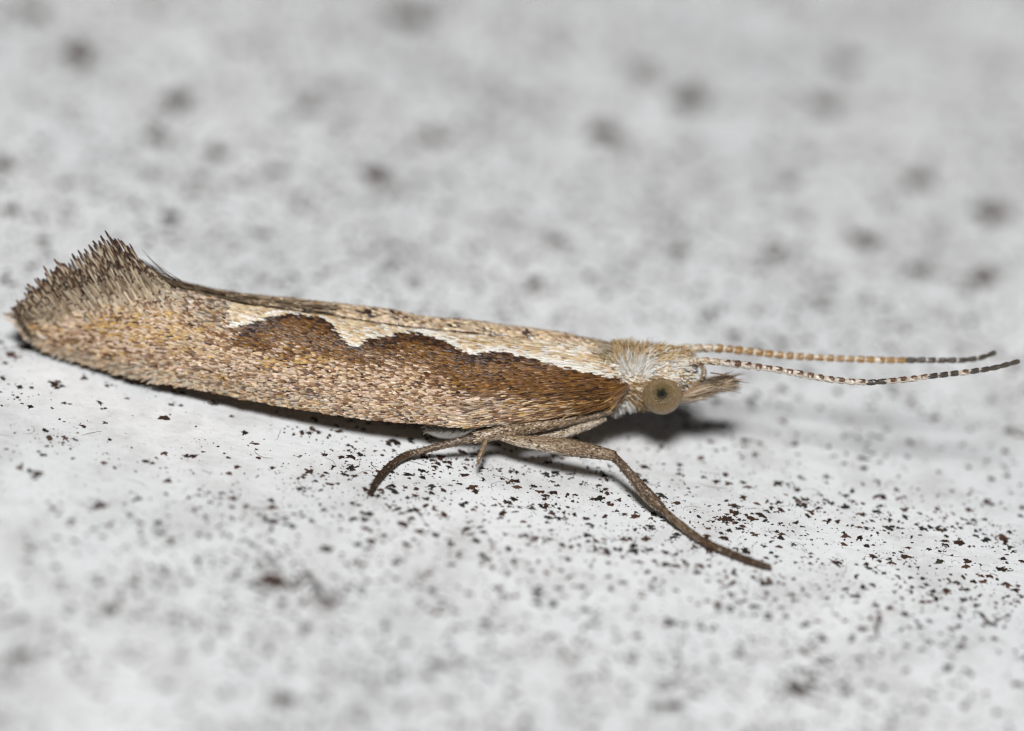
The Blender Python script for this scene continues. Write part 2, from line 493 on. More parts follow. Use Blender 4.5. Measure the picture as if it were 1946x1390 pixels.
# ------------------------------------------------------------------ the moth
YM = 220.0                                        # the moth's midline
base = atz(900, 870, 0); base[1] = YM; base[2] = 0
ORG = base * U
moth = bpy.data.objects.new('moth', None); scene.collection.objects.link(moth)
moth.location = Vector(ORG); moth.empty_display_size = 0.1
moth['label'] = 'small brown moth with a wavy cream stripe and tufted tail resting on white paint'
moth['category'] = 'moth'
def part(name, mb, mat, parent=moth, smooth=False, **p):
    return link(name, mb.mesh(name, mat, origin=ORG, smooth=smooth), parent, **p)

w_top = smooth_curve([(28, 590), (50, 600), (75, 598), (110, 588), (150, 577), (190, 566), (230, 556), (270, 548), (300, 545), (340, 550), (380, 559),
                      (420, 570), (440, 575), (530, 588), (633, 603), (737, 619), (800, 627), (900, 636), (997, 645), (1100, 656), (1150, 668), (1180, 684), (1197, 702)])
w_bot = smooth_curve([(28, 594), (38, 610), (50, 624), (75, 646), (100, 660), (150, 678), (200, 694), (250, 708), (300, 720), (350, 732), (400, 744), (450, 755),
                      (500, 765), (600, 782), (700, 797), (760, 802), (815, 806), (870, 811), (910, 811), (960, 805), (1040, 796), (1100, 786), (1150, 775), (1180, 762), (1197, 742)])
w_yc = smooth_curve([(28, 221), (60, 217), (100, 211), (180, 184), (250, 157), (400, 120), (600, 85), (700, 75), (900, 75), (1000, 90), (1100, 118), (1160, 142), (1197, 165)])
w_sil = smooth_curve([(28, 600), (200, 575), (300, 545), (330, 536), (360, 540), (400, 549), (450, 558), (540, 567), (640, 578), (740, 590), (800, 602), (900, 611), (960, 620),
                      (1060, 633), (1110, 643), (1160, 656), (1197, 676)])
def wing(px, v):
    px = np.asarray(px, float); v = np.asarray(v, float)
    py = w_bot(px) + (w_top(px) - w_bot(px)) * v
    yc = w_yc(px)
    g = .35 * v + .65 * np.clip(v, 0, 2)**2.6
    ripple = 2.2 * np.sin(px / 47.0 + 3 * v) * v * (1 - v)
    return at(px, py, yc + (YM - 3 - yc) * g + ripple)
FS = np.array([0, .10, .22, .34, .46, .58, .70, .82, .92, 1.0])
def far_section(px):                              # rows from the midline, over the top, down the far side
    px = np.atleast_1d(px)
    near = lambda v: wing(px, np.full(px.shape, v)) * np.array([1, -1, 1]) + np.array([0, 2 * YM, 0])
    m = wing(px, np.full(px.shape, 1.0)) + np.array([0, 5, -7.0])
    s0 = at(px, w_sil(px) + 3, np.full(px.shape, YM + 22.0))
    low = np.minimum(1, np.maximum(0, (s0[:, 2] - m[:, 2] + 25) / 25))[:, None]
    s1 = at(px, w_sil(px), np.full(px.shape, YM + 46.0))
    rows = [m, s0, s1, near(.82), near(.70), near(.55), near(.4), near(.25), near(.12), near(0)]
    return np.stack(rows, 1)

def grid_faces(a, b):
    return [(i*b + j, i*b + j + 1, (i+1)*b + j + 1, (i+1)*b + j) for i in range(a - 1) for j in range(b - 1)]
def sheet(mb, G, off):                            # a thin closed sheet, a real thickness inward
    a, b, _ = G.shape
    f = grid_faces(a, b); n = a * b
    rim = [i*b for i in range(a)] + [(a-1)*b + j for j in range(1, b)] + [i*b + b - 1 for i in range(a-2, -1, -1)] + [j for j in range(b-2, 0, -1)]
    side = [(rim[i], rim[(i+1) % len(rim)], rim[(i+1) % len(rim)] + n, rim[i] + n) for i in range(len(rim))]
    mb.add(np.concatenate([G.reshape(-1, 3), (G + off).reshape(-1, 3)]), f + [tuple(k + n for k in reversed(q)) for q in f] + side, np.array((.2, .14, .09)))

PXS = np.concatenate([np.linspace(29, 120, 16), np.linspace(130, 1197, 110)])
VS = np.linspace(0, 1, 22)
G = wing(PXS[:, None] + 0 * VS[None], VS[None] + 0 * PXS[:, None])
du = np.gradient(G, axis=0); dv = np.gradient(G, axis=1)
NRM = norm(np.cross(du, dv)); NRM = np.where((NRM[..., 1:2] * ce * -1 + NRM[..., 2:3] * se) < 0, -NRM, NRM)
mbw = MB(); sheet(mbw, G - NRM * 2.0, -NRM * 2.5)
near_wing = part('forewing', mbw, M_MEMB, smooth=True, label='forewing facing the light, brown below a wavy cream stripe')

# pattern boundary: cream above, brown below
bnd = curve([(440, 632), (450, 627), (466, 622), (480, 618), (500, 612), (515, 607), (530, 604), (560, 598), (585, 600), (600, 603), (622, 606), (634, 614), (642, 622), (648, 634), (662, 646), (672, 660), (688, 664), (697, 659),
             (703, 646), (720, 645), (752, 644), (766, 635), (790, 633), (826, 640), (842, 647), (872, 660), (886, 669), (914, 677), (926, 672), (945, 670), (970, 672), (992, 678),
             (1040, 687), (1075, 697), (1110, 705), (1150, 713), (1197, 722)])
PINK, CREAM, TAN, BROWN, DARK, GOLD = (.585, .445, .345), (.56, .415, .26), (.32, .19, .098), (.16, .08, .038), (.04, .019, .012), (.48, .30, .11)
GREYL, GREYD, WHITE, MBR, ORB = (.42, .345, .26), (.13, .095, .066), (.79, .76, .69), (.125, .056, .015), (.225, .108, .026)
PALE = (.70, .565, .385)
PAL = [PINK, CREAM, TAN, BROWN, DARK, GOLD, GREYL, GREYD, WHITE, MBR, ORB, PALE]
def wing_colour(px, py, v):
    k = len(px); W = np.zeros((k, len(PAL)))
    jit = (rng.random(k) - .5)
    n1 = vnoise(px / 34, py / 15); n2 = vnoise(px / 75 + 7, py / 32 + 5); n3 = vnoise(px / 14 + 3, py / 9 + 2)
    # ordinary speckle
    W[:, 0] = .22 + .4 * sstep(.4, .8, n2); W[:, 1] = .28; W[:, 2] = .32; W[:, 3] = .19 + .75 * sstep(.52, .8, n3); W[:, 4] = .03 + .22 * sstep(.65, .85, n3)
    W[:, 5] = .02 + .55 * sstep(.66, .86, vnoise(px / 60 + 20, py / 16 + 1)) * (px < 640)
    def blob(x, y, rx, ry): return np.exp(-((px - x) / rx)**2 - ((py - y) / ry)**2)
    gold = blob(265, 625, 60, 14) + blob(545, 690, 45, 9) + blob(205, 612, 30, 9) + blob(610, 682, 40, 8) + blob(290, 600, 40, 10) + blob(330, 640, 50, 8) + .6 * blob(230, 668, 30, 6)
    W[:, 5] += .9 * gold
    # lower margin greyer
    lowm = sstep(.26, .05, v + .04 * jit) * (px < 1000)
    lowm = lowm * (.85 - .45 * sstep(500, 800, px))
    gw = np.zeros(len(PAL)); gw[6] = .5; gw[7] = .32; gw[1] = .22; gw[4] = .06; gw[2] = .25
    W = W * (1 - lowm[:, None]) + gw * lowm[:, None] * 1.1
    # tail: termen greyer
    tail = sstep(.80, .97, v) * (px < 440) + sstep(110, 40, px)
    tail = np.clip(tail, 0, 1)
    tw = np.zeros(len(PAL)); tw[6] = .55; tw[7] = .3; tw[4] = .12; tw[8] = .06; tw[0] = .2
    W = W * (1 - .8 * tail[:, None]) + tw * .8 * tail[:, None]
    up = sstep(330, 400, px) * sstep(470, 420, px) * sstep(.6, .8, v)
    W[:, 7] += .8 * up; W[:, 6] += .5 * up
    # brown field
    d = py - bnd(px) + jit * 4.5
    depth = np.interp(px, [440, 480, 560, 640, 690, 760, 860, 960, 1020, 1080, 1197], [42, 52, 72, 62, 38, 52, 78, 88, 84, 70, 62])
    inb = sstep(446, 470, px + 12 * jit) * (d > 0)
    core = inb * sstep(1.25, .75, d / depth + .5 * (n1 - .5) + .35 * (n3 - .5))
    edgeT = np.interp(px, [440, 500, 560, 610, 660, 690, 705, 800, 900, 980, 1197], [26, 22, 9, 12, 18, 4, 18, 17, 20, 20, 7])
    edge = inb * sstep(1.35, .7, d / edgeT + .3 * (n3 - .5))
    bw = np.zeros(len(PAL)); bw[9] = 1.0; bw[10] = .55; bw[3] = .22; bw[4] = .18; bw[2] = .06
    ew = np.zeros(len(PAL)); ew[4] = 1.0; ew[3] = .18; ew[9] = .25
    W = W * (1 - core[:, None]) + bw * core[:, None]
    W = W * (1 - edge[:, None]) + ew * edge[:, None]
    basal = sstep(960, 1080, px) * (d > 0) * sstep(.20, .34, v + .08 * jit)
    bb = np.zeros(len(PAL)); bb[9] = .9; bb[3] = .5; bb[10] = .25; bb[2] = .12; bb[4] = .2
    W = W * (1 - .9 * basal[:, None]) + bb * .9 * basal[:, None]
    low = sstep(900, 1000, px) * (v < .3) * (1 - basal)
    W[:, 5] += .25 * low; W[:, 3] += .35 * low
    # cream stripe
    cs = sstep(440, 452, px + 10 * jit) * (d <= 0)
    wt = cs * sstep(-17, -3, d + 5 * (n1 - .5) * 2) * np.interp(px, [440, 540, 640, 700, 1200], [.9, .7, .8, .95, 1])
    cw = np.zeros(len(PAL)); cw[1] = .35; cw[11] = .7; cw[8] = .18; cw[5] = .10; cw[2] = .06
    wide = sstep(1000, 1100, px) * .5
    W = W * (1 - cs[:, None]) + cw * cs[:, None]
    W[:, 8] += wide * cs
    ww = np.zeros(len(PAL)); ww[8] = 1.0; ww[11] = .06
    W = W * (1 - wt[:, None]) + ww * wt[:, None]
    c = pick(PAL, W, k)
    sv = np.exp(rng.normal(0, .16, k))[:, None]
    sv = 1 + (sv - 1) * (1 - .55 * np.clip(cs, 0, 1))[:, None]
    st_ = sstep(800, 900, px) * sstep(.45, .3, v)
    sk = vnoise(px / 85 + 50, py / 3.0 + .035 * px)
    c = c * (1 - st_ + st_ * (.45 + 1.0 * sk))[:, None]
    return c * sv * (1 + .02 * rng.normal(0, 1, (k, 3)))

def scatter_near():
    P = []; px_ = 1194.0; row = 0
    while px_ > 30:
        h = float(w_bot(px_) - w_top(px_))
        n = max(3, int(h * 1.12 / 2.95))
        v = (np.arange(n) + (.5 if row % 2 else 0)) / n
        P.append(np.stack([np.full(n, px_) + rng.normal(0, 1.0, n), v + rng.normal(0, .18 / n, n)], 1))
        px_ -= 5.4; row += 1
    P = np.concatenate(P); P[:, 0] = np.clip(P[:, 0], 29, 1197); P[:, 1] = np.clip(P[:, 1], 0, 1)
    px, v = P[:, 0], P[:, 1]
    p = wing(px, v)
    T = wing(px - 2, np.clip(v, 0, 1)) - wing(px + 2, v)
    dvv = wing(px, np.clip(v + .02, 0, 1.02)) - wing(px, v - .02)
    N = norm(np.cross(T, dvv)); flip = (N @ -FWD) < 0; N[flip] *= -1
    T = norm(T)
    side = norm(dvv)
    fan = rng.normal(0, .07, len(p)) - .20 * sstep(.35, 0, v) * sstep(420, 200, px) + .30 * sstep(.6, 1, v) * sstep(330, 200, px) * 1.5
    T = T + side * fan[:, None]
    py = w_bot(px) + (w_top(px) - w_bot(px)) * v
    L = 13.5 + 9 * sstep(900, 1150, px) + rng.normal(0, 2.2, len(p)) + 5 * sstep(200, 80, px)
    Wd = 4.0 + rng.normal(0, .5, len(p)) - 1.3 * sstep(900, 1100, px)
    fold = sstep(800, 900, px) * sstep(.45, .3, v)
    L = L + 9 * fold; Wd = Wd - 1.0 * fold
    spike = sstep(.16, .02, v) * sstep(400, 250, px)
    L = L + spike * 13; Wd = Wd - spike * 2.4
    dd = np.abs(py - bnd(px))
    cream = (py < bnd(px)) & (px > 440)
    lift = np.where(cream, 1.0, 2.1) + rng.normal(0, .8, len(p)) + spike * 2
    L = np.where(cream, L * 1.25, L)
    col = wing_colour(px, py, v)
    mb = MB()
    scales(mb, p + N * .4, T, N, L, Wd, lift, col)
    k = 460
    sx = rng.uniform(34, 400, k); sv_ = rng.random(k)**1.5 * .10
    p = wing(sx, sv_); T = norm(wing(sx - 2, sv_) - wing(sx + 2, sv_)); dn = norm(wing(sx, sv_ - .02) - wing(sx, sv_ + .02))
    Nn = norm(np.cross(T, dn)); Nn[(Nn @ -FWD) < 0] *= -1
    amt = (.35 + .5 * rng.random(k)) * sstep(430, 300, sx)
    sc_c = pick([GREYL, CREAM, TAN, GREYD, (.5, .43, .34)], [.4, .2, .25, .2, .35], k) * np.exp(rng.normal(0, .2, k))[:, None]
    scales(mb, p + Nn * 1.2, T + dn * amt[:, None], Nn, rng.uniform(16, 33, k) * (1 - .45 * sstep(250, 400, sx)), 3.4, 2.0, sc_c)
    return mb
part('wing_scales', scatter_near(), M_SCALE, near_wing, kind='stuff')

# far forewing, seen as the strip above the crack along the back
FP = np.concatenate([np.linspace(60, 300, 18), np.linspace(315, 1190, 80)])
FG = far_section(FP)
low = FP < 330
fu = np.gradient(FG, axis=0); fv = np.gradient(FG, axis=1)
FN = norm(np.cross(fu, fv)); FN = np.where(FN[..., 2:3] < -.6, -FN, FN)
ctr = np.array([0, YM, 60.0])
sgn = np.sign(((FG - ctr) * np.array([0, 1, 1]) * FN).sum(-1, keepdims=True)); FN = FN * np.where(sgn == 0, 1, sgn)
mbf = MB(); sheet(mbf, FG - FN * 2, -FN * 2.5)
far_wing = part('forewing', mbf, M_MEMB, smooth=True)
def scatter_far():
    from_idx = np.arange(len(FP))
    mb = MB(); PP = []; 
    rows = np.arange(330, 1188, 6.0)
    for r_i, px0 in enumerate(rows):
        n = 44
        s = (np.arange(n) + (.5 if r_i % 2 else 0)) / n
        q = s**1.35 * 9
        PP.append(np.stack([np.full(n, px0) + rng.normal(0, 1.5, n), np.clip(q + rng.normal(0, .03, n), 0, 8.99)], 1))
    PP = np.concatenate(PP)
    def ev(px, q):
        px = np.clip(px, FP[0], FP[-1] - .01)
        i = np.clip(np.searchsorted(FP, px) - 1, 0, len(FP) - 2); t = ((px - FP[i]) / (FP[i+1] - FP[i]))[:, None]
        j = np.clip(q.astype(int), 0, 8); u = (q - j)[:, None]
        a = FG[i, j] * (1 - u) + FG[i, j+1] * u; b = FG[i+1, j] * (1 - u) + FG[i+1, j+1] * u
        na = FN[i, j] * (1 - u) + FN[i, j+1] * u
        return a * (1 - t) + b * t, norm(na)
    px, q = PP[:, 0], PP[:, 1]
    p, N = ev(px, q); p2, _ = ev(px - 4, q); p1, _ = ev(px + 4, q)
    k = len(p)
    W = np.zeros((k, len(PAL)))
    n1 = vnoise(px / 26 + 30, q * 1.7 + 3); n2 = vnoise(px / 90 + 3, q + 9)
    W[:, 1] = .75; W[:, 0] = .35; W[:, 2] = .35; W[:, 6] = .25; W[:, 11] = .3; W[:, 3] = .05 + .08 * sstep(.66, .85, n1)
    W[:, 8] = .4 * (q < .35)
    lead = sstep(600, 430, px); W[:, 3] += .4 * lead; W[:, 7] += .45 * lead; W[:, 4] += .15 * lead; W[:, 6] += .4 * lead
    W[:, 7] += .22 * sstep(1.0, 2.2, q)
    for sx, sq in ((640, .75), (712, .75), (808, .55), (700, .5), (940, .45), (585, .5), (1010, .6), (870, .7), (765, 1.0)):
        W[:, 4] += 3.0 * np.exp(-((px - sx) / 9)**2 - ((q - sq) / .24)**2)
    c = pick(PAL, W, k) * np.exp(rng.normal(0, .2, k))[:, None]
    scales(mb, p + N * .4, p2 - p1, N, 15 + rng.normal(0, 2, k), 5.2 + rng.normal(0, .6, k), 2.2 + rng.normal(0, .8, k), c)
    return mb
part('wing_scales', scatter_far(), M_SCALE, far_wing, kind='stuff')

# long dark hairs along the back edge, sweeping up to the fringe, and groove shade drawn as hairs
def back_hairs():
    mb = MB(); k = 120
    bx = 325 + 330 * rng.random(k)**2.0
    s = rng.random(k)
    by = w_top(bx) + (w_sil(bx) - w_top(bx)) * s
    P = at(bx, by, YM - 4 + 22 * s + rng.normal(0, 2, k)) + np.array([0, 0, 2.0])
    tx = bx - rng.uniform(38, 72, k)
    target = np.where(tx < 330, w_sil(330) - (330 - tx) * .62, w_sil(np.maximum(tx, 330)))
    ty = target + (w_top(np.maximum(tx, 300)) - w_sil(np.maximum(tx, 330))) * (1 - s) + rng.normal(0, 2.0, k)
    Q = at(tx, ty, YM + 8 * s + rng.normal(0, 3, k))
    D = Q - P; L = np.linalg.norm(D, axis=1)
    pal = [(.16, .11, .08), (.32, .24, .16), (.50, .38, .25), (.06, .035, .025)]
    c = pick(pal, [.4, .3, .25, .2], k)
    bend = rng.normal(0, .03, (k, 3)) + np.array([0, 0, .03])
    hairs(mb, P, D, L, bend, 2.0, c, c * .7)
    ex = rng.uniform(440, 1010, 120); P = at(ex, w_top(ex) - 1.5, np.full(120, YM - 2.0)) + np.array([0, -1.0, 2.2])  # thin dark hairs stand in for the shade in the groove between the wings
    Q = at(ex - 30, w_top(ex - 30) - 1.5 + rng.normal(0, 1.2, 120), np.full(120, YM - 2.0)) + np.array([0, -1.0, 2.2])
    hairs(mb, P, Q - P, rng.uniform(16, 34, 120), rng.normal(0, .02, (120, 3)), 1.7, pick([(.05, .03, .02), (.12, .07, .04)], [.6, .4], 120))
    for (a, b_, c_, d_) in ((322, 528, 268, 476), (330, 530, 278, 490), (345, 534, 290, 500), (318, 524, 276, 486)):
        p = at(np.array([a]), np.array([b_]), YM); q = at(np.array([c_]), np.array([d_]), YM - 4)
        hairs(mb, p, q - p, np.linalg.norm(q - p, axis=1), np.array([[0, 0, .05]]), 1.5, np.array([(.16, .12, .09)]))
    return mb
part('edge_hairs_and_groove_shade', back_hairs(), M_HAIR, near_wing, kind='stuff')

# tail fringe: long paddle scales, pale shafts with dark tips
FB = np.array([(318, 545, 262, 498), (305, 546, 240, 470), (290, 547, 222, 446), (268, 549, 207, 440), (245, 553, 182, 446), (222, 558, 163, 464), (198, 564, 142, 476), (170, 571, 118, 490),
               (142, 579, 92, 508), (112, 587, 68, 516), (85, 595, 46, 550), (62, 600, 28, 575), (46, 602, 27, 590), (44, 612, 30, 603), (50, 622, 40, 620), (64, 636, 50, 638)], float)
def fringe_at(s):
    x = np.linspace(0, 1, len(FB)); return np.array([np.interp(s, x, FB[:, i]) for i in range(4)])
def paddle(variant):
    r = random.Random(variant)
    n = 12; vs = []; cs = []; f = []
    bend = (r.random() - .5) * .10; wt = r.uniform(.85, 1.2)
    shaft = np.array([(.50, .405, .285), (.40, .305, .205), (.60, .50, .37), (.30, .215, .14)][variant % 4])
    tip = np.array([(.055, .026, .017), (.10, .048, .030), (.035, .02, .016)][variant % 3])
    for i in range(n):
        t = i / (n - 1)
        w = wt * (.42 + .58 * t) * (1 if i < n - 1 else .45)
        z = bend * t * t * 20
        c = shaft * (1.05 - .15 * t); m = sstep(.80, .93, t); c = c * (1 - m) + tip * m
        vs += [(t, -.5 * w, z), (t, 0, z + .28 * w), (t, .5 * w, z)]; cs += [c * .9, c * 1.08, c * .9]
        if i:
            o = (i - 1) * 3
            f += [(o, o+3, o+4, o+1), (o+1, o+4, o+5, o+2)]
    return np.array(vs, float), f, np.array(cs)
PADS = [paddle(i) for i in range(12)]
def paddle_frame(P, Q, roll):
    D = Q - P; L = np.linalg.norm(D); T = D / L
    S = np.cross(-FWD, T); S /= np.linalg.norm(S); N = np.cross(T, S)
    S2 = S * math.cos(roll) + N * math.sin(roll); N2 = np.cross(T, S2)
    return L, T, S2, N2
PAD_ME = []
for i, (v, f, c) in enumerate(PADS):
    me = bpy.data.meshes.new('fringe_scale'); me.from_pydata(v.tolist(), [], f)
    a = me.color_attributes.new('Col', 'FLOAT_COLOR', 'POINT')
    a.data.foreach_set('color', np.concatenate([c, np.ones((len(c), 1))], 1).astype(np.float32).ravel())
    me.materials.append(M_SCALE); me.update(); PAD_ME.append(me)
def fringe():
    order = []
    for i in range(270):
        s = (i + random.random()) / 270
        order.append(s)
    stuff = MB()
    def place(s, frac, back, depth, width, single):
        bx, by, tx, ty = fringe_at(s)
        bx += random.gauss(0, 2.5); by += random.gauss(0, 2.5)
        ln = frac
        ang = random.gauss(0, .05)
        dx, dy = (tx - bx), (ty - by)
        dx, dy = dx * math.cos(ang) - dy * math.sin(ang), dx * math.sin(ang) + dy * math.cos(ang)
        sx, sy = bx + dx * back, by + dy * back
        y0 = YM - 6 + depth + random.gauss(0, 2.5)
        P = at(np.array([sx]), np.array([sy]), np.array([y0 + 2]))[0]
        Q = at(np.array([bx + dx * ln]), np.array([by + dy * ln]), np.array([y0 + random.gauss(-4, 5)]))[0]
        L, T, S, N = paddle_frame(P, Q, random.gauss(0, .35))
        vi = random.randrange(12)
        if single:
            o = link('fringe_scale', PAD_ME[vi], near_wing)
            m = Matrix(((T[0]*L*U, S[0]*width*U, N[0]*width*U, P[0]*U - ORG[0]), (T[1]*L*U, S[1]*width*U, N[1]*width*U, P[1]*U - ORG[1]),
                        (T[2]*L*U, S[2]*width*U, N[2]*width*U, P[2]*U - ORG[2]), (0, 0, 0, 1)))
            o.matrix_local = m
        else:
            v, f, c = PADS[vi]
            stuff.add(P + v[:, :1] * L * T + v[:, 1:2] * width * S + v[:, 2:3] * width * N, f, c * random.uniform(.75, 1.15))
    for i, s in enumerate(order):
        cls = i % 3
        fr = (random.uniform(.80, 1.0) + .22 * (float(vnoise(s * 34, 3.3)) - .45), random.uniform(.62, .72) + .1 * (float(vnoise(s * 30, 9.3)) - .5), random.uniform(.38, .48) + .1 * (float(vnoise(s * 30, 5.3)) - .5))[cls]
        place(s, fr, random.uniform(-.05, .08) if cls else .1, (5, 0, -5)[cls], random.uniform(4.2, 5.8), True)
    for i in range(620):
        s = random.random()
        fr = random.choice((random.uniform(.6, .86) + .2 * (float(vnoise(s * 34, 3.3)) - .45), random.uniform(.3, .6), random.uniform(.2, .4)))
        place(s, fr, random.uniform(-.15, .1), random.uniform(2, 16) if fr > .6 else random.uniform(-8, 2), random.uniform(3.6, 5.4), False)
    for i in range(520):                          # shorter paddles running down over the wing end
        s = random.random(); bx, by, tx, ty = fringe_at(s)
        m = random.random()**1.4 * -.55
        x0, y0 = bx + (tx - bx) * m + random.gauss(0, 3), by + (ty - by) * m + random.gauss(0, 3)
        x1, y1 = x0 + (tx - bx) * random.uniform(.2, .34), y0 + (ty - by) * random.uniform(.2, .34)
        def on(x, y):
            x = min(max(x, 30), 1190); v = (float(w_bot(x)) - y) / max(4.0, float(w_bot(x) - w_top(x)))
            return wing(np.array([x]), np.array([min(max(v, 0), 1.0)]))[0], v
        P, v0 = on(x0, y0); Q, v1 = on(x1, y1)
        if v1 > 1: Q = at(np.array([x1]), np.array([y1]), np.array([YM - 8.0]))[0]
        P = P - FWD * 1.5; Q = Q - FWD * 4.5
        if np.linalg.norm(Q - P) < 5: continue
        L, T, S, N = paddle_frame(P, Q, random.gauss(0, .3)); v, f, c = PADS[random.randrange(12)]
        stuff.add(P + v[:, :1] * L * T + v[:, 1:2] * 4.6 * S + v[:, 2:3] * 4.6 * N, f, c * random.uniform(.75, 1.2))
    part('fringe_filling', stuff, M_SCALE, near_wing, kind='stuff')
    # the far wing's own fringe, close behind
    stuff2 = MB()
    for i in range(420):
        s = random.random(); bx, by, tx, ty = fringe_at(s); fr = random.uniform(.45, .8) + .2 * (float(vnoise(s * 34, 3.3)) - .45)
        y0 = YM + 12 + random.random() * 8
        P = at(np.array([bx]), np.array([by + 4]), np.array([y0]))[0]
        Q = at(np.array([bx + (tx - bx) * fr + random.gauss(0, 2)]), np.array([by + (ty - by) * fr + random.gauss(0, 2)]), np.array([y0 + random.gauss(5, 4)]))[0]
        L, T, S, N = paddle_frame(P, Q, random.gauss(0, .35)); v, f, c = PADS[random.randrange(12)]
        stuff2.add(P + v[:, :1] * L * T + v[:, 1:2] * 4.8 * S + v[:, 2:3] * 4.8 * N, f, c * random.uniform(.7, 1.0))
    part('fringe_filling', stuff2, M_SCALE, far_wing, kind='stuff')
fringe()

# ------------------------------------------------------------------ body: abdomen, thorax and head as one skin
def build_body():
    st = [  # photo x, y of the axis, half width, half height
        (300, 655, 10, 10), (380, 668, 34, 30), (500, 690, 58, 46), (650, 712, 76, 58), (800, 728, 84, 62), (900, 735, 82, 66), (1000, 735, 84, 78),
        (1080, 731, 84, 80), (1140, 726, 62, 74), (1180, 719, 50, 63), (1203, 717, 47, 55), (1225, 717, 50, 60), (1250, 717, 50, 60), (1275, 714, 46, 52), (1298, 712, 36, 42), (1314, 714, 18, 24)]
    pts = np.array([np.concatenate([at(np.array([a]), np.array([b]), np.array([YM]))[0], [ry, rz]]) for a, b, ry, rz in st])
    q = spline(pts, 70); n = 28
    an = np.linspace(0, 2*math.pi, n, endpoint=False)
    v = np.zeros((70, n, 3))
    v[..., 0] = q[:, None, 0]; v[..., 1] = q[:, None, 1] + q[:, None, 3] * np.cos(an); v[..., 2] = q[:, None, 2] + q[:, None, 4] * np.sin(an)
    f = [(i*n + a, i*n + (a+1) % n, (i+1)*n + (a+1) % n, (i+1)*n + a) for i in range(69) for a in range(n)]
    f += [tuple(range(n)), tuple(69*n + a for a in reversed(range(n)))]
    mb = MB(); mb.add(v.reshape(-1, 3), f, np.array((.3, .24, .17)))
    o = part('body', mb, M_BODY, smooth=True)
    return o, BVHTree.FromPolygons(v.reshape(-1, 3).tolist(), f)
body, BODY = build_body()
def on_body(px, py, fallback=190.0):
    out = []; nn = []
    for a, b in zip(px, py):
        d = norm(_ray(a, b)); h = BODY.ray_cast(Vector(CAM + d * (DIST - 3000)), Vector(d))
        if h[0] is None:
            out.append(np.full(3, np.nan)); nn.append(-FWD)
        else:
            out.append(np.array(h[0])); nn.append(np.array(h[1]) * (1 if np.dot(h[1], -FWD) > 0 else -1))
    return np.array(out), np.array(nn)

def tuft(mb, k, rootf, dirf, Lr, w, pal, wts, out=.45, bend=.15, tip=None, mirror=True):
    """hairs rooted on the body; rootf gives photo points, dirf a direction along the picture of the body side"""
    r = np.array([rootf() for _ in range(k)])
    P, N = on_body(r[:, 0], r[:, 1])
    ok = ~np.isnan(P[:, 0]); P, N, r = P[ok], N[ok], r[ok]; k = len(P)
    d2 = np.array([dirf(a, b) for a, b in r]); d2 = d2 / np.linalg.norm(d2, axis=1, keepdims=True)
    right3 = XV * cr + UPV * sr; up3 = -XV * sr + UPV * cr
    D = d2[:, :1] * right3 - d2[:, 1:2] * up3
    D = norm(D + N * (out + rng.normal(0, .12, k))[:, None] + rng.normal(0, .10, (k, 3)))
    L = rng.uniform(Lr[0], Lr[1], k)
    c = pick(pal, wts, k) * np.exp(rng.normal(-.06, .24, k))[:, None]
    bd = -N * bend + rng.normal(0, .07, (k, 3))
    ww = w * rng.uniform(.8, 1.6, k)
    hairs(mb, P - N * 1.5, D, L, bd, ww, c, None if tip is None else np.repeat(np.array([tip]), k, 0))
    if mirror:
        F = np.array([1, -1, 1.0]); O = np.array([0, 2 * YM, 0])
        hairs(mb, (P - N * 1.5) * F + O, D * F, L, bd * F, ww, c)
def box(x0, x1, y0, y1): return lambda: (random.uniform(x0, x1), random.uniform(y0, y1))
H_TAN = [(.72, .53, .30), (.80, .64, .41), (.55, .37, .18), (.86, .75, .57)]
H_WHT = [(.94, .92, .88), (.90, .85, .77), (.84, .76, .64)]
H_BRN = [(.48, .32, .15), (.34, .21, .09), (.64, .46, .25), (.18, .10, .055)]
def radial(cx, cy, turn=0.0):
    def f(a, b):
        x, y = a - cx, b - cy
        return (x * math.cos(turn) - y * math.sin(turn) + 1e-3, x * math.sin(turn) + y * math.cos(turn))
    return f

